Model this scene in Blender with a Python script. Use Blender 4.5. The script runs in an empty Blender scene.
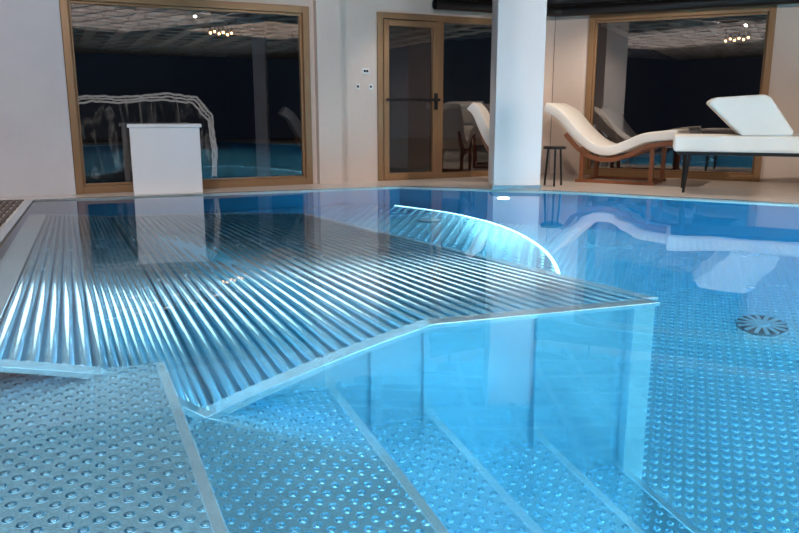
import bpy, bmesh, math, random
from mathutils import Vector, Matrix
random.seed(4)
C=bpy.context.scene.collection
try:
    bpy.context.scene.view_settings.view_transform='Standard'
except Exception: pass

# ---------------------------------------------------------------- materials
def newmat(name):
    m=bpy.data.materials.new(name); m.use_nodes=True
    nt=m.node_tree; nt.nodes.clear()
    o=nt.nodes.new('ShaderNodeOutputMaterial')
    return m,nt,o
def pbr(name,col,rough=.5,metal=0,noise=0,nscale=3,bump=0,bscale=40,emis=None,es=0,aniso=0):
    m,nt,o=newmat(name)
    p=nt.nodes.new('ShaderNodeBsdfPrincipled')
    p.inputs['Base Color'].default_value=(*col,1); p.inputs['Roughness'].default_value=rough
    p.inputs['Metallic'].default_value=metal
    if emis:
        p.inputs['Emission Color'].default_value=(*emis,1); p.inputs['Emission Strength'].default_value=es
    tc=nt.nodes.new('ShaderNodeTexCoord')
    if noise:
        n=nt.nodes.new('ShaderNodeTexNoise'); n.inputs['Scale'].default_value=nscale; n.inputs['Detail'].default_value=5
        nt.links.new(tc.outputs['Object'],n.inputs['Vector'])
        mx=nt.nodes.new('ShaderNodeMix'); mx.data_type='RGBA'
        mx.inputs[6].default_value=(*[c*(1-noise) for c in col],1); mx.inputs[7].default_value=(*[min(1,c*(1+noise)) for c in col],1)
        nt.links.new(n.outputs['Fac'],mx.inputs[0]); nt.links.new(mx.outputs[2],p.inputs['Base Color'])
    if bump:
        n=nt.nodes.new('ShaderNodeTexNoise'); n.inputs['Scale'].default_value=bscale
        nt.links.new(tc.outputs['Object'],n.inputs['Vector'])
        b=nt.nodes.new('ShaderNodeBump'); b.inputs['Strength'].default_value=bump; b.inputs['Distance'].default_value=.01
        nt.links.new(n.outputs['Fac'],b.inputs['Height']); nt.links.new(b.outputs[0],p.inputs['Normal'])
    nt.links.new(p.outputs[0],o.inputs[0])
    return m
def dimple(name,col,pitch,rot,rough=.3,metal=.6,dist=.02,r0=.10,r1=.34):
    m,nt,o=newmat(name); L=nt.links.new
    p=nt.nodes.new('ShaderNodeBsdfPrincipled'); p.inputs['Base Color'].default_value=(*col,1)
    p.inputs['Roughness'].default_value=rough; p.inputs['Metallic'].default_value=metal
    tc=nt.nodes.new('ShaderNodeTexCoord'); mp=nt.nodes.new('ShaderNodeMapping')
    mp.inputs['Rotation'].default_value=(0,0,rot); mp.inputs['Scale'].default_value=(1/pitch,1/pitch,0)
    L(tc.outputs['Object'],mp.inputs[0])
    fr=nt.nodes.new('ShaderNodeVectorMath'); fr.operation='FRACTION'; L(mp.outputs[0],fr.inputs[0])
    d=nt.nodes.new('ShaderNodeVectorMath'); d.operation='DISTANCE'; L(fr.outputs[0],d.inputs[0]); d.inputs[1].default_value=(.5,.5,0)
    mr=nt.nodes.new('ShaderNodeMapRange'); mr.interpolation_type='SMOOTHERSTEP'
    mr.inputs[1].default_value=r0; mr.inputs[2].default_value=r1; mr.inputs[3].default_value=1; mr.inputs[4].default_value=0
    L(d.outputs['Value'],mr.inputs[0])
    b=nt.nodes.new('ShaderNodeBump'); b.inputs['Strength'].default_value=1; b.inputs['Distance'].default_value=dist
    L(mr.outputs[0],b.inputs['Height']); L(b.outputs[0],p.inputs['Normal'])
    n=nt.nodes.new('ShaderNodeTexNoise'); n.inputs['Scale'].default_value=2.2; n.inputs['Detail'].default_value=4
    L(tc.outputs['Object'],n.inputs['Vector'])
    r2=nt.nodes.new('ShaderNodeMapRange'); r2.inputs[3].default_value=rough*.8; r2.inputs[4].default_value=rough*1.3
    L(n.outputs['Fac'],r2.inputs[0]); L(r2.outputs[0],p.inputs['Roughness'])
    L(p.outputs[0],o.inputs[0]); return m

M_wallA=pbr('plaster_warm',(.62,.52,.46),.85,0,.14,1.5,.3,18)
M_wallW=pbr('plaster_grey',(.60,.58,.60),.85,0,.2,1.0,.3,14)
M_stone=pbr('dark_stone_wall',(.06,.045,.035),.6,0,.3,2)
M_col=pbr('column_paint',(.80,.75,.75),.6,0,.03,3)
M_white=pbr('white_lacquer',(.8,.8,.82),.4)
M_cush=pbr('white_upholstery',(.85,.81,.76),.7,0,.03,6,.15,60)
M_wood=pbr('walnut_wood',(.24,.08,.03),.4,0,.3,9)
M_gold=pbr('bronze_frame',(.30,.175,.09),.4,.35,.08,5)
M_black=pbr('black_metal',(.012,.012,.014),.4,.3)
M_ceil=pbr('dark_ceiling',(.02,.018,.018),.7,0,.1,3)
M_slat=pbr('ceiling_slats',(.24,.20,.18),.6,0,.1,3)
M_reflslat=pbr('reflected_ceiling_tone',(.30,.27,.25),.6,0,.2,3)  # colour for the slats that imitate the mirrored ceiling
M_deck=pbr('stone_tile',(.76,.69,.63),.2,0,.1,4)
M_terr=pbr('dark_terrace',(.03,.03,.032),.6,0,.3,3)
M_floor=dimple('dimpled_steel_floor',(.74,.88,.91),.058,.35,.24,.86,.035,.12,.36)
M_step=dimple('dimpled_steel_tread',(.50,.73,.83),.050,math.atan(.45),.22,.88,.018,.12,.32)
M_plat=dimple('dimpled_steel_platform',(.52,.76,.85),.09,.2,.24,.85,.035)
M_steel=pbr('brushed_steel',(.76,.85,.89),.22,.85,.05,2)
M_tube=pbr('polished_tube_steel',(.55,.78,.88),.20,.85,.05,2)
M_panel=pbr('satin_steel_panel',(.46,.66,.76),.20,.8,.08,1.5)
M_under=pbr('lounger_tray_steel',(.12,.44,.62),.35,.3,.06,1.5)
M_pool=pbr('pool_wall_steel',(.03,.20,.34),.4,.4,.08,1.2)
M_grate=pbr('overflow_grate',(.10,.07,.055),.6)
M_caustic=pbr('caustic_glow',(1,1,1),.5,emis=(.7,.95,1),es=5)  # emission paints a light caustic; not a lamp
M_bulb=pbr('warm_bulb',(1,.8,.5),.5,emis=(1,.55,.25),es=25)
M_plastic=pbr('switch_plastic',(.9,.9,.88),.4)
M_curt=pbr('water_reflection_glow',(.8,.8,.8),.2,0,.5,12,.8,30,emis=(.8,.72,.65),es=.45)  # emission paints a bright water reflection into the strands

M_sheet,nt,o=newmat('water_reflection_veil')
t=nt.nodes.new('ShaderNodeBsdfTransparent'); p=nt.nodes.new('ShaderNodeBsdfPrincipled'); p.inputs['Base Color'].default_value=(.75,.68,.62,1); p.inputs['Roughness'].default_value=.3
p.inputs['Emission Color'].default_value=(.8,.7,.62,1); p.inputs['Emission Strength'].default_value=.16  # glow put into the sheet for the window reflection
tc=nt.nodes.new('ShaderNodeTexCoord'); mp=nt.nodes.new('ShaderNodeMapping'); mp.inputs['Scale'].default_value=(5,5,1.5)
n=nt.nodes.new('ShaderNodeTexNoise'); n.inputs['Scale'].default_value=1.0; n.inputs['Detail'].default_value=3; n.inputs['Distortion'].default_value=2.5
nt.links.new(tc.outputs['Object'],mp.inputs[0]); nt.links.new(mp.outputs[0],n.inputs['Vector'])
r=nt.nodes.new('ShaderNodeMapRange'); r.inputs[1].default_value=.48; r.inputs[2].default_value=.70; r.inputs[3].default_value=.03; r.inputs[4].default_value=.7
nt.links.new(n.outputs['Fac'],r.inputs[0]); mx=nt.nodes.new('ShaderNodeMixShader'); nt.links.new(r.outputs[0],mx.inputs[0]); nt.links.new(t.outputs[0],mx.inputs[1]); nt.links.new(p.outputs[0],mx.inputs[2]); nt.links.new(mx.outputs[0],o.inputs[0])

M_water,nt,o=newmat('pool_water')
L=nt.links.new
rf=nt.nodes.new('ShaderNodeBsdfRefraction'); rf.inputs['Color'].default_value=(.93,.98,1,1); rf.inputs['Roughness'].default_value=0; rf.inputs['IOR'].default_value=1.33
gs=nt.nodes.new('ShaderNodeBsdfGlossy'); gs.inputs['Roughness'].default_value=0; gs.inputs[0].default_value=(1,1,1,1)
fz=nt.nodes.new('ShaderNodeFresnel'); fz.inputs['IOR'].default_value=1.35
mx=nt.nodes.new('ShaderNodeMixShader')
tc=nt.nodes.new('ShaderNodeTexCoord'); n=nt.nodes.new('ShaderNodeTexNoise'); n.inputs['Scale'].default_value=1.6; n.inputs['Detail'].default_value=1
L(tc.outputs['Object'],n.inputs['Vector'])
b=nt.nodes.new('ShaderNodeBump'); b.inputs['Strength'].default_value=.12; b.inputs['Distance'].default_value=.02
L(n.outputs['Fac'],b.inputs['Height'])
for q in(rf,gs,fz): L(b.outputs[0],q.inputs['Normal'])
L(fz.outputs[0],mx.inputs[0]); L(rf.outputs[0],mx.inputs[1]); L(gs.outputs[0],mx.inputs[2]); L(mx.outputs[0],o.inputs[0])
va=nt.nodes.new('ShaderNodeVolumeAbsorption'); va.inputs['Color'].default_value=(.18,.80,.94,1); va.inputs['Density'].default_value=.25
L(va.outputs[0],o.inputs['Volume'])

def glassmat(name,f):
    m,nt,o=newmat(name)
    t=nt.nodes.new('ShaderNodeBsdfTransparent'); t.inputs[0].default_value=(.7,.72,.75,1)
    gl=nt.nodes.new('ShaderNodeBsdfGlossy'); gl.inputs['Roughness'].default_value=0.0; gl.inputs[0].default_value=(.95,.9,.85,1)
    mx=nt.nodes.new('ShaderNodeMixShader'); mx.inputs[0].default_value=f
    nt.links.new(t.outputs[0],mx.inputs[1]); nt.links.new(gl.outputs[0],mx.inputs[2]); nt.links.new(mx.outputs[0],o.inputs[0]); return m
M_glass=glassmat('night_window_glass',.20); M_glassd=glassmat('door_glass',.12)

# ---------------------------------------------------------------- helpers
def add(name,bm,mat,parent=None,bevel=0,smooth=False,mats=None):
    me=bpy.data.meshes.new(name); bmesh.ops.recalc_face_normals(bm,faces=bm.faces); bm.to_mesh(me); bm.free()
    ob=bpy.data.objects.new(name,me); C.objects.link(ob)
    for m_ in (mats or [mat]): me.materials.append(m_)
    if smooth:
        for f in me.polygons: f.use_smooth=True
    if bevel:
        md=ob.modifiers.new('b','BEVEL'); md.width=bevel; md.segments=2; md.limit_method='ANGLE'
    if parent: ob.parent=parent
    return ob
def empty(name,loc=(0,0,0),rz=0):
    e=bpy.data.objects.new(name,None); e.empty_display_size=.1; e.location=loc; e.rotation_euler=(0,0,rz); C.objects.link(e); return e
def bbox(bm,x0,x1,y0,y1,z0,z1,M=None):
    vs=[bm.verts.new((x,y,z)) for x in(x0,x1) for y in(y0,y1) for z in(z0,z1)]
    for f in((0,1,3,2),(4,6,7,5),(0,4,5,1),(2,3,7,6),(0,2,6,4),(1,5,7,3)): bm.faces.new([vs[i] for i in f])
    if M:
        for v in vs: v.co=M@v.co
def box(name,x0,x1,y0,y1,z0,z1,mat,parent=None,bevel=0):
    bm=bmesh.new(); bbox(bm,x0,x1,y0,y1,z0,z1); return add(name,bm,mat,parent,bevel)
def prism(bm,pts,z0,z1):
    a=[bm.verts.new((p[0],p[1],z0)) for p in pts]; c=[bm.verts.new((p[0],p[1],z1)) for p in pts]
    bm.faces.new(a); bm.faces.new(c); k=len(pts)
    for i in range(k): bm.faces.new((a[i],a[(i+1)%k],c[(i+1)%k],c[i]))
def prof_xz(bm,pts,y0,y1):
    a=[bm.verts.new((p[0],y0,p[1])) for p in pts]; c=[bm.verts.new((p[0],y1,p[1])) for p in pts]
    bm.faces.new(a); bm.faces.new(c); k=len(pts)
    for i in range(k): bm.faces.new((a[i],a[(i+1)%k],c[(i+1)%k],c[i]))
def cyl(bm,p,q,r0,r1=None,seg=12):
    p=Vector(p);q=Vector(q); r1=r0 if r1 is None else r1
    d=(q-p).normalized(); u=d.orthogonal().normalized(); w=d.cross(u)
    A=[];B=[]
    for i in range(seg):
        t=2*math.pi*i/seg; e=u*math.cos(t)+w*math.sin(t)
        A.append(bm.verts.new(p+e*r0)); B.append(bm.verts.new(q+e*r1))
    for i in range(seg): bm.faces.new((A[i],A[(i+1)%seg],B[(i+1)%seg],B[i]))
    bm.faces.new(A); bm.faces.new(B)
def bar(bm,p,q,wv,h):
    p=Vector(p);q=Vector(q);wv=Vector(wv);d=Vector((0,0,-h))
    vs=[bm.verts.new(c) for c in(p,q,q+wv,p+wv,p+d,q+d,q+wv+d,p+wv+d)]
    for f in((0,1,2,3),(4,7,6,5),(0,4,5,1),(1,5,6,2),(2,6,7,3),(3,7,4,0)): bm.faces.new([vs[i] for i in f])
def curve(name,pts,r,mat,parent=None,poly=False):
    cu=bpy.data.curves.new(name,'CURVE'); cu.dimensions='3D'; cu.bevel_depth=r; cu.bevel_resolution=3
    s=cu.splines.new('POLY' if poly else 'NURBS'); s.points.add(len(pts)-1)
    for i,p in enumerate(pts): s.points[i].co=(*p,1)
    if not poly: s.use_endpoint_u=True; s.order_u=3
    ob=bpy.data.objects.new(name,cu); C.objects.link(ob); cu.materials.append(mat)
    if parent: ob.parent=parent
    return ob

# ---------------------------------------------------------------- room shell
H=2.6
angA=math.atan(.48); angB=math.atan(-.52)
def A_s(X): return X/math.cos(angA)
def B_s(X): return (X-2.07)/math.cos(angB)
OA=Vector((0,9.3,0)); OB=Vector((2.07,10.27,0))
def wall_with_holes(name,org,ang,s0,s1,holes,mat,th=.2):
    bm=bmesh.new(); s=s0
    for (a,b,zb,zt) in holes:
        bbox(bm,s,a,0,th,0,H)
        bbox(bm,a,b,0,th,zt,H)
        if zb>0: bbox(bm,a,b,0,th,0,zb)
        s=b
    bbox(bm,s,s1,0,th,0,H)
    ob=add(name,bm,mat); ob.location=org; ob.rotation_euler=(0,0,ang); return ob
w1=(A_s(-3.36),A_s(-1.035)); dr=(A_s(-.27),A_s(1.45)); wB=(B_s(2.47),B_s(4.40))
wall_with_holes('wall_back',OA,angA,A_s(-6.3),A_s(2.07),[(w1[0],w1[1],0,2.0),(dr[0],dr[1],0,1.99)],M_wallA)
wall_with_holes('wall_right_back',OB,angB,0,B_s(8.2),[(wB[0],wB[1],0,2.06)],M_wallA)
box('wall_left',-6.4,-6.2,-4.2,6.5,0,H,M_stone); box('wall_right',8,8.2,-4.2,7.3,0,H,M_stone); box('wall_front',-6.4,8.2,-4.2,-4,0,H,M_stone)
e=box('trim_1',A_s(-6.2),w1[0]-.005,-.03,-.001,0,H,M_wallW); e.location=OA; e.rotation_euler=(0,0,angA)
e=box('trim_2',A_s(-.98),A_s(-.72),-.10,-.001,0,H,M_wallA); e.location=OA; e.rotation_euler=(0,0,angA)

def frame(bm,a,b,z0,z1,w,y0,y1):
    bbox(bm,a,a+w,y0,y1,z0,z1); bbox(bm,b-w,b,y0,y1,z0,z1)
    bbox(bm,a+w,b-w,y0,y1,z0,z0+w); bbox(bm,a+w,b-w,y0,y1,z1-w,z1)
def window(name,org,ang,a,b,zt,inner=False):
    root=empty(name,org,ang)
    bm=bmesh.new(); frame(bm,a,b,0.0,zt,.075,-.03,.12); frame(bm,a+.075,b-.075,.075,zt-.075,.025,.02,.08)
    add('frame',bm,M_gold,root,.004)
    box('pane',a+.09,b-.09,.05,.056,.09,zt-.09,M_glass,root)
    return root
window('window_1',OA,angA,w1[0],w1[1],2.0)
window('window_2',OB,angB,wB[0],wB[1],2.06)
root=empty('door_1',OA,angA)
a,b2=dr; mid=A_s(.50)
bm=bmesh.new(); frame(bm,a,b2,0,1.99,.07,-.03,.12); bbox(bm,mid-.03,mid+.04,-.03,.12,.07,1.92); add('outer_frame',bm,M_gold,root,.004)
bm=bmesh.new(); frame(bm,a+.075,mid-.035,.02,1.91,.07,-.04,.04); add('leaf_frame',bm,M_gold,root,.004)
box('leaf_pane',a+.14,mid-.10,-.002,.004,.09,1.85,M_glassd,root)
box('side_pane',mid+.04,b2-.07,.03,.036,.07,1.92,M_glass,root)
bm=bmesh.new(); cyl(bm,(a+.09,-.11,.98),(mid-.05,-.11,.98),.016); cyl(bm,(a+.11,-.11,.98),(a+.11,-.03,.98),.014); cyl(bm,(mid-.07,-.11,.98),(mid-.07,-.03,.98),.014)
bbox(bm,mid-.095,mid-.05,-.055,-.038,.86,1.06)
add('push_bar',bm,M_black,root)
root=empty('wall_switch_panel',OA,angA)
for i,(sx,z) in enumerate(((-.42,1.31),(-.50,1.13),(-.35,1.13),(-.39,1.31))):
    s=A_s(sx); bm=bmesh.new(); bbox(bm,s-.026,s+.026,-.014,0,z-.03,z+.03)
    add('plate_%d'%i,bm,M_plastic,root,.003)
    bm=bmesh.new(); bbox(bm,s-.012,s+.012,-.02,-.0145,z-.014,z+.014); add('socket_%d'%i,bm,M_black,root)

bm=bmesh.new(); bbox(bm,-6.4,8.2,-4.2,10.6,H,H+.05); add('ceiling',bm,M_ceil)
bm=bmesh.new()
x=-6
while x<8: bbox(bm,x,x+.07,-4,10.2,H-.13,H-.001); x+=.52
y=-4
while y<10: bbox(bm,-6.2,8,y,y+.07,H-.125,H-.002); y+=.52
ob=add('ceiling_slat_grid',bm,M_slat)
bmm=bmesh.new(); bmm.from_mesh(ob.data)
for org,nn in ((Vector((0,9.28,0)),Vector((-.4327,.9015,0))),(Vector((2.07,10.25,0)),Vector((.461,.887,0)))):
    bmesh.ops.bisect_plane(bmm,geom=bmm.verts[:]+bmm.edges[:]+bmm.faces[:],plane_co=org,plane_no=nn,clear_outer=True)
bmm.to_mesh(ob.data); bmm.free()
# stand-in for the mirrored indoor ceiling: added roof outside the glazing (gridded slats), running parallel to each facade
root=empty('window_ceiling_reflection')
def reflection_slats(name,org,ang,s0,s1,depth):
    bm=bmesh.new(); s=s0
    while s<s1: bbox(bm,s,s+.16,.45,depth,1.96,2.04); s+=.42
    y=.45
    while y<depth: bbox(bm,s0,s1,y,y+.16,1.965,2.035); y+=.5
    ob=add(name,bm,M_reflslat,root); ob.location=org; ob.rotation_euler=(0,0,ang)
    bm=bmesh.new(); bbox(bm,s0,s1,.45,depth,2.05,2.09); ob=add(name+'_deck',bm,M_ceil,root); ob.location=org; ob.rotation_euler=(0,0,ang)
reflection_slats('reflection_slats_left',OA,angA,-7.5,2.0,8.0)
reflection_slats('reflection_slats_right',OB,angB,.5,8.5,8.0)

root=empty('ventilation_duct')
def offA(X,off): return Vector((X+.4327*off,9.3+.48*X-.9015*off,0))
def offB(X,off): return Vector((X-.461*off,11.35-.52*X-.887*off,0))
p1=offA(.35,.16);p2=Vector((2.03,10.05,0));p3=offB(5.2,.16)
for z in (2.10,2.23):
    curve('pipe_%d'%int(z*100),[(p1.x,p1.y,z),(p2.x-.1,p2.y-.05,z),(p2.x,p2.y,z),(p2.x+.1,p2.y-.05,z),(p3.x,p3.y,z)],.065,M_black,root,True)
bm=bmesh.new()
for P in (offA(.6,.16),offA(1.3,.16),offB(2.7,.16),offB(3.7,.16)): cyl(bm,(P.x,P.y,2.1),(P.x,P.y,2.48),.012)
add('hangers',bm,M_black,root)

P=[(-3.55,7.15),(0,8.45),(1.75,7.93),(6,5.55),(6,-2.5),(.25,-2.5)]
O=[(-6.2,6.33),(0,9.3),(2.07,10.27),(8,7.19),(8,-4),(-6.2,-4)]
bm=bmesh.new()
N=6
for i in range(N):
    j=(i+1)%N
    prism(bm,[O[i],O[j],P[j],P[i]],-.15,0)
add('floor',bm,M_deck)
bm=bmesh.new(); prism(bm,[(-14,4),(0,10.8),(2.07,11.9),(14,5),(14,25),(-14,25)],-.2,-.05)
add('terrace_ground',bm,M_terr)
ZF=-2.19
bm=bmesh.new()
vt=[bm.verts.new((p[0],p[1],-.15)) for p in P]; vb=[bm.verts.new((p[0],p[1],ZF)) for p in P]
for i in range(N): bm.faces.new((vt[i],vt[(i+1)%N],vb[(i+1)%N],vb[i]))
add('pool_basin_wall',bm,M_pool)
bm=bmesh.new(); prism(bm,P,ZF-.05,ZF); add('pool_basin_floor',bm,M_floor)
ctr=Vector((1,3,0))
bm=bmesh.new()
PW=[]
for p in P:
    v=Vector((p[0],p[1],0))-ctr; PW.append(ctr+v*1.004)
prism(bm,[(v.x,v.y) for v in PW],ZF-.02,-.01)
add('pool_water',bm,M_water)
bm=bmesh.new()
for i in range(N):
    j=(i+1)%N; p=Vector((*P[i],.004)); q=Vector((*P[j],.004)); d=(q-p).normalized(); nrm=Vector((d.y,-d.x,0))
    if nrm.dot(ctr-p)>0: nrm=-nrm
    bar(bm,p,q,nrm*.06,.05)
add('pool_coping',bm,M_steel)
bm=bmesh.new()
e0=Vector((-3.55,7.15,0)); e1=Vector((.25,-2.5,0)); d=(e1-e0).normalized(); nl=Vector((d.y,-d.x,0))
if nl.x>0: nl=-nl
for k in range(7):
    o_=nl*(.09+.055*k); bar(bm,e0+o_+Vector((0,0,.012)),e1+o_+Vector((0,0,.012)),nl*.03,.012)
L_=(e1-e0).length; s=0
while s<L_: 
    c=e0+d*s+nl*.08+Vector((0,0,.010)); bar(bm,c,c+d*.02,nl*.42,.009); s+=.25
add('overflow_grate',bm,M_grate)

# ---------------------------------------------------------------- pool steps
w=Vector((.41,-.912,0)).normalized()
F=[Vector((-1.62,2.50,0)),Vector((-.924,2.748,0)),Vector((-.275,2.96,0)),Vector((.1565,3.101,0)),Vector((.69,3.275,0)),Vector((1.10,3.41,0))]
Z=[-.305,-.77,-1.16,-1.58,-1.95]
root=empty('pool_steps')
for i in range(5):
    bm=bmesh.new(); Ln=2.6
    a,b_=F[i],F[i+1]
    prism(bm,[a,b_,b_+w*Ln,a+w*Ln],ZF,Z[i]); add('tread_%d'%(i+1),bm,M_step,root,.006)
    bm=bmesh.new(); pn=Vector((-w.y,w.x,0)); 
    if pn.x<0: pn=-pn
    p=b_+Vector((0,0,Z[i]+.006)); bar(bm,p-pn*.03,p-pn*.03+w*Ln,pn*.036,.05)
    add('nosing_%d'%(i+1),bm,M_steel,root,.003)

# ---------------------------------------------------------------- tube lounger
root=empty('underwater_bubble_lounger')
near=[Vector((1.177,3.406,-.07)),Vector((.107,3.056,-.07)),Vector((-.7845,2.764,-.78)),Vector((-1.131,2.651,-.275)),Vector((-1.50,2.53,-.05))]
far=[Vector((-.87,6.37,-.08)),Vector((-1.70,6.33,-.09)),Vector((-2.50,6.29,-.22)),Vector((-2.78,6.27,-.12)),Vector((-3.0,6.25,-.06))]
ln=[(near[i+1]-near[i]).length for i in range(4)]; T=sum(ln)
def at(f):
    s=f*T
    for i in range(4):
        if s<=ln[i]+1e-9:
            u=s/ln[i]; return near[i].lerp(near[i+1],u),far[i].lerp(far[i+1],u)
        s-=ln[i]
    return near[-1],far[-1]
bm=bmesh.new(); nT=48
for k in range(nT):
    a,b_=at((k+.6)/(nT+.2)); cyl(bm,a+Vector((0,0,-.02)),b_+Vector((0,0,-.02)),.025,.018,16)
ob=add('tubes',bm,M_tube,root,smooth=True)
bm=bmesh.new()
for i in range(4):
    dz=Vector((0,0,-.10))
    vs=[bm.verts.new(c+dz) for c in(near[i],near[i+1],far[i+1],far[i])]; bm.faces.new(vs)
add('air_tray',bm,M_under,root)
bm=bmesh.new()
qd=Vector((.4,-.9,0)).normalized()
for i in range(4): bar(bm,near[i]+Vector((0,0,.012)),near[i+1]+Vector((0,0,.012)),qd*.085,.06)
for i in range(4): bar(bm,far[i],far[i+1],qd*-.06,.05)
bar(bm,near[0]+Vector((.0,0,.012)),far[0],Vector((.06,.02,0)),.05)
bar(bm,near[4]+qd*.07,far[4]-qd*.07,Vector((-.13,-.05,0)),.05)
for u in(.3,.62):
    for i in range(4):
        bar(bm,near[i].lerp(far[i],u)+Vector((0,0,-.05)),near[i+1].lerp(far[i+1],u)+Vector((0,0,-.05)),qd*.05,.04)
add('edge_bars',bm,M_steel,root,.004)
bm=bmesh.new()
for r_ in (.42,.58,.72,.84):
    for k in range(3,46,3):
        a,b_=at((k+1.1)/(nT+.2)); c=a.lerp(b_,r_)+Vector((0,0,-.03)); cyl(bm,c,c+Vector((0,0,.036)),.018,.013,10)
add('air_nozzles',bm,M_steel,root)
bm=bmesh.new()
def pl(x,z): return Vector((x,3.05+.327*x,z))
pts=[pl(1.13,ZF),pl(1.13,-.12),pl(.10,-.12),pl(-.78,-.83),pl(-1.10,-.36),pl(-1.10,ZF)]
k=[bm.verts.new(p) for p in pts]; k2=[bm.verts.new(p+Vector((-.006,.02,0))) for p in pts]
bm.faces.new(k); bm.faces.new(k2)
for i in range(6): bm.faces.new((k[i],k[(i+1)%6],k2[(i+1)%6],k2[i]))
add('front_panel',bm,M_panel,root)
bm=bmesh.new()
a=Vector((1.13,3.42,0)); b_=Vector((-.90,6.36,0)); n_=Vector((.82,.566,0))*.02
prism(bm,[a,b_,b_+n_,a+n_],ZF,-.12); add('side_panel',bm,M_panel,root)
bm=bmesh.new()
def plate(x0,x1,zt,dep):
    p=pl(x0,0);q=pl(x1,0); g=Vector((.3109,-.9504,0))*dep
    prism(bm,[p,q,q+g,p+g],ZF,zt)
plate(1.08,1.19,-.085,.06)
add('end_plate',bm,M_steel,root,.004)
bm=bmesh.new(); plate(.615,.635,-.12,.03); plate(-.13,-.115,-.32,.03); plate(.10,.118,-.12,.02)
add('panel_ribs',bm,M_panel,root)

# ---------------------------------------------------------------- raised dimpled platform with curved edge
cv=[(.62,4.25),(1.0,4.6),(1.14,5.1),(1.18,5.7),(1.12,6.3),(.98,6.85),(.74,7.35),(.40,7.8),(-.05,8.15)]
bm=bmesh.new(); prism(bm,cv+[(-.3,8.3),(-3.35,7.15),(-3.0,6.5),(-.85,6.5)],ZF,-1.2)
add('raised_pool_platform',bm,M_plat)
curve('caustic_line',[(x,y,-1.19) for x,y in cv],.012,M_caustic)  # glowing line standing in for a caustic along the platform edge

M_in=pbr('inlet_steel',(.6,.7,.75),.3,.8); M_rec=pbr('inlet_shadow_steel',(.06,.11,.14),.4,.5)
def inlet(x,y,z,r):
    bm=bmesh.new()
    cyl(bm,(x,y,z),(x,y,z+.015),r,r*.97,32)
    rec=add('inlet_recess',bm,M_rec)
    bm=bmesh.new()
    for i in range(14):
        t=2*math.pi*i/14; M=Matrix.Translation((x,y,z+.02))@Matrix.Rotation(t,4,'Z'); bbox(bm,r*.2,r*.95,-.013,.013,0,.012,M)
    cyl(bm,(x,y,z+.03),(x,y,z+.045),r*.3,r*.28,20)
    ob=add('floor_inlet_grille',bm,M_in); rec.parent=ob
inlet(2.53,4.97,ZF,.17); inlet(.3,7.2,-1.2,.12)

# ---------------------------------------------------------------- column, pedestal
root=empty('column')
box('shaft',1.03,1.54,8.12,8.63,0,H,M_col,root,.006); box('base_trim',1.02,1.55,8.11,8.64,.0,.05,M_steel,root)
root=empty('reception_pedestal',(-2.45,7.84,0),.34)
box('body',-.345,.345,-.13,.13,0,.68,M_white,root,.006); box('top_cap',-.365,.365,-.145,.145,.68,.715,M_white,root,.004)
box('plinth',-.33,.33,-.12,.12,0,.02,M_steel,root)
root=empty('column_reflection_post')  # added post imitating a column mirrored in the window
box('shaft',-1.86,-1.70,9.7,9.86,-.05,1.96,M_wallW,root,.005); box('reflection_post_foot',-1.89,-1.67,9.67,9.89,-.05,0,M_black,root)

# ---------------------------------------------------------------- chaise longues
def smooth_profile(pts,n=8):
    out=[]
    for i in range(len(pts)-1):
        p0=pts[max(i-1,0)];p1=pts[i];p2=pts[i+1];p3=pts[min(i+2,len(pts)-1)]
        for k in range(n):
            t=k/n
            out.append(tuple(.5*((2*p1[j])+(-p0[j]+p2[j])*t+(2*p0[j]-5*p1[j]+4*p2[j]-p3[j])*t*t+(-p0[j]+3*p1[j]-3*p2[j]+p3[j])*t**3) for j in(0,1)))
    out.append(pts[-1]); return out
def ribbon(top,th):
    bot=[]
    for i,p in enumerate(top):
        a=top[max(i-1,0)];b=top[min(i+1,len(top)-1)]; d=Vector((b[0]-a[0],b[1]-a[1])).normalized()
        bot.append((p[0]+d.y*th,p[1]-d.x*th))
    return top+bot[::-1]
def strip_solid(bm,top,th,y0,y1):
    r=ribbon(top,th); n=len(top); bot=r[n:][::-1]
    A=[[bm.verts.new((p[0],y,p[1])) for p in top] for y in(y0,y1)]; B=[[bm.verts.new((p[0],y,p[1])) for p in bot] for y in(y0,y1)]
    for i in range(n-1):
        bm.faces.new((A[0][i],A[0][i+1],A[1][i+1],A[1][i])); bm.faces.new((B[0][i],B[1][i],B[1][i+1],B[0][i+1]))
        bm.faces.new((A[0][i],B[0][i],B[0][i+1],A[0][i+1])); bm.faces.new((A[1][i],A[1][i+1],B[1][i+1],B[1][i]))
    for e in(0,-1): bm.faces.new((A[0][e],A[1][e],B[1][e],B[0][e]))
def chaise(name,loc,rz,L=1.75,W=.6):
    root=empty(name,loc,rz); s=L/1.75
    top=smooth_profile([(0,.95),(.22,.85),(.45,.64),(.68,.48),(.88,.44),(1.10,.51),(1.35,.60),(1.75,.64)])
    top=[(x*s,z) for x,z in top]
    bm=bmesh.new(); strip_solid(bm,top,.11,-W/2,W/2); add('cushion',bm,M_cush,root,.02,True)
    rail=smooth_profile([(.30,.60),(.50,.42),(.70,.33),(.92,.315),(1.15,.38),(1.38,.48),(1.70,.525)])
    rail=[(x*s,z-.01) for x,z in rail]
    for i,y in enumerate((-W/2+.02,W/2-.055)):
        bm=bmesh.new(); strip_solid(bm,rail,.05,y,y+.035)
        for x in(.50*s,1.42*s): bbox(bm,x,x+.05,y,y+.035,.03,.42)
        bbox(bm,.45*s,1.5*s,y,y+.035,0,.035)
        add('wood_side_%d'%i,bm,M_wood,root,.004)
    bm=bmesh.new()
    for x in(.5*s,1.42*s): bbox(bm,x,x+.05,-W/2+.05,W/2-.05,0.0,.03)
    add('cross_rails',bm,M_wood,root,.003)
    return root
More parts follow.
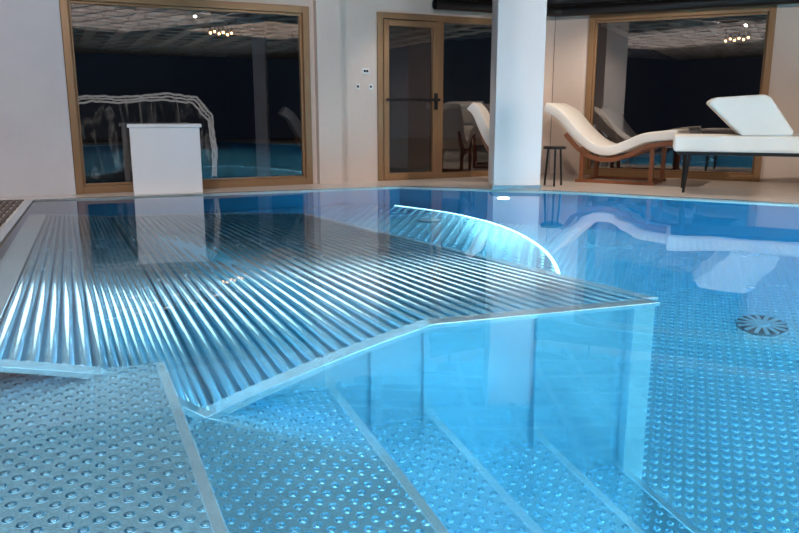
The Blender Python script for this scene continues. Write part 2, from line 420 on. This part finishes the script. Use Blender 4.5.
chaise('chaise_longue',(1.96,9.52,0),math.atan(-.60),1.56,.70)
chaise('chaise_longue',(.95,9.30,0),math.atan(-.30),.75,.5)
chaise('chaise_longue',(-1.45,9.5,-.05),math.atan(.25),.95,.5)  # added outside to imitate loungers mirrored in the window
chaise('chaise_longue',(3.0,11.0,-.05),math.atan(-.5),1.3,.6)
rz=math.atan(-.35); root=empty('daybed_lounger',(3.08,8.08,0),rz)
box('mattress',-.12,2.25,-.3,.3,.43,.60,M_cush,root,.03)
box('base_frame',-.08,2.2,-.27,.27,.395,.43,M_black,root,.005)
bm=bmesh.new(); prof_xz(bm,[(.18,.93),(.24,.98),(.70,1.01),(.76,.98),(1.0,.64),(.98,.602),(.52,.602),(.48,.64)],-.29,.29)
add('headrest_wedge',bm,M_cush,root,.03)
bm=bmesh.new()
for x in(.03,1.45):
    for y in(-.23,.23): cyl(bm,(x-.02*(1 if x<1 else -1),y*1.08,0),(x,y,.40),.014,.032,12)
add('tapered_legs',bm,M_black,root,smooth=False)
root=empty('side_table',(1.78,8.58,0))
bm=bmesh.new(); cyl(bm,(0,0,.42),(0,0,.45),.13,seg=28); add('top',bm,M_black,root,.003)
bm=bmesh.new()
for i in range(3):
    t=2.1*i+.4; cyl(bm,(.11*math.cos(t),.11*math.sin(t),0),(.08*math.cos(t),.08*math.sin(t),.42),.012)
add('legs',bm,M_black,root)

root=empty('mirrored_water_curtain')  # stand-in behind the pane for a bright reflection of falling water
def squig(name,pts,r,j=.012):
    out=[]
    for i in range(len(pts)-1):
        for k in range(10):
            t=k/10; p=Vector(pts[i]).lerp(Vector(pts[i+1]),t)+Vector([random.uniform(-j,j) for _ in range(3)]); out.append(tuple(p))
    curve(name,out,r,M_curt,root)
arch=[(-3.95,8.7,.05),(-4.0,8.7,.6),(-3.93,8.7,.96),(-3.6,8.75,1.02),(-3.2,8.8,1.0),(-2.7,8.85,1.04),(-2.38,8.9,1.0),(-2.22,8.9,.8),(-2.18,8.9,.4),(-2.2,8.9,.05)]
for q in range(3):
    sh=q*.026
    squig('arch_%d'%q,[(x+(sh if x<-3.5 else -sh)*.9,y+random.uniform(-.03,.03),max(.05,z-sh*(1.2 if z>.5 else 0))) for x,y,z in arch],.009+.006*random.random(),.008)
bm=bmesh.new(); bm.faces.new([bm.verts.new((x,y+.04,z)) for x,y,z in arch]); add('reflection_sheet',bm,M_sheet,root)
box('basin',-4.2,-2.0,8.6,9.0,-.05,.06,M_terr,root)

root=empty('pendant_lamp',(1.15,4.5,0))
bm=bmesh.new()
bmb=bmesh.new()
for i in range(6):
    x=(i-2.5)*.09; z=2.14+.03*(i%2)
    cyl(bm,(x,0,z+.06),(x,0,2.48),.004,seg=6); cyl(bm,(x,0,z+.03),(x,0,z+.09),.018,seg=10)
    bmesh.ops.create_uvsphere(bmb,u_segments=10,v_segments=8,radius=.022,matrix=Matrix.Translation((x,0,z)))
add('cords',bm,M_black,root); add('bulbs',bmb,M_bulb,root,smooth=True)

# ---------------------------------------------------------------- lights
def spot(name,loc,tgt,e,col,ang=120,r=.1,blend=.6):
    l=bpy.data.lights.new(name,'SPOT'); l.energy=e; l.color=col; l.shadow_soft_size=r; l.spot_size=math.radians(ang); l.spot_blend=blend
    o=bpy.data.objects.new(name,l); o.location=loc; C.objects.link(o)
    o.rotation_euler=(Vector(tgt)-Vector(loc)).to_track_quat('-Z','Y').to_euler(); return o
def area(name,loc,sx,sy,e,col):
    l=bpy.data.lights.new(name,'AREA'); l.shape='RECTANGLE'; l.size=sx; l.size_y=sy; l.energy=e; l.color=col
    o=bpy.data.objects.new(name,l); o.location=loc; C.objects.link(o); return o
warm=(1,.86,.74)
area('overhead_fill',(-1.0,2.2,2.59),5.5,3.6,480,(.97,.97,1))  # added fill lamps hidden above the slats, brightening pool and walls
area('overhead_fill',(3.6,3.0,2.59),2.5,2.5,170,warm)
spot('room_fill_spot',(-2.6,4.2,2.45),(-2.7,8,.9),190,(1,.95,.97),80,.02)  # added unseen lamps that brighten walls and loungers from the camera side
spot('room_fill_spot',(1.0,4.0,2.45),(.8,9,.8),240,(1,.90,.86),75,.02)
spot('room_fill_spot',(4.2,4.2,2.45),(4,8.6,.6),285,warm,90,.02)
spot('deck_fill_spot',(2.4,8.6,2.4),(2.5,9.2,0),85,(1,.82,.66),120,.03)  # added unseen lamps to brighten the deck
spot('deck_fill_spot',(0.2,8.75,2.4),(.2,8.85,0),26,(1,.9,.82),90,.03)
spot('slat_fill_uplight',(-3.4,12.5,0),(-3.4,12.5,2),70,(1,.85,.7),150,.02)  # added lamps that only light the stand-in slats outside
spot('slat_fill_uplight',(5.2,13.0,0),(5.2,13.0,2),70,(1,.85,.7),150,.02)
spot('slat_fill_uplight',(1.2,12.6,0),(1.2,12.6,2),40,(1,.85,.7),150,.02)
blue=(.68,.93,1)
spot('pool_light_or_fill',(5.6,4.0,-.9),(1.5,4.5,-2),1000,blue,150,.15)  # added underwater fill outside the view, brightens the floor
spot('pool_light_or_fill',(4.5,-1.8,-.7),(1.2,4,-1.4),1150,blue,140,.15)  # added fill behind the camera for floor and lounger front
spot('pool_light_or_fill',(.7,-1.8,-.45),(-.8,3.2,-.4),950,blue,140,.15)  # added fill behind the camera for steps and tubes
spot('pool_light_or_fill',(1.12,7.95,-.5),(1.6,5,-2),300,blue,150,.06)

wd=bpy.data.worlds.new('night'); bpy.context.scene.world=wd; wd.use_nodes=True
wd.node_tree.nodes['Background'].inputs[0].default_value=(.02,.03,.05,1); wd.node_tree.nodes['Background'].inputs[1].default_value=.3
cam=bpy.data.cameras.new('camera'); co=bpy.data.objects.new('camera',cam); C.objects.link(co)
co.location=(0,0,.85); co.rotation_euler=(math.radians(90-11.9),0,0); cam.sensor_width=36; cam.lens=33.34; cam.clip_start=.02
bpy.context.scene.camera=co
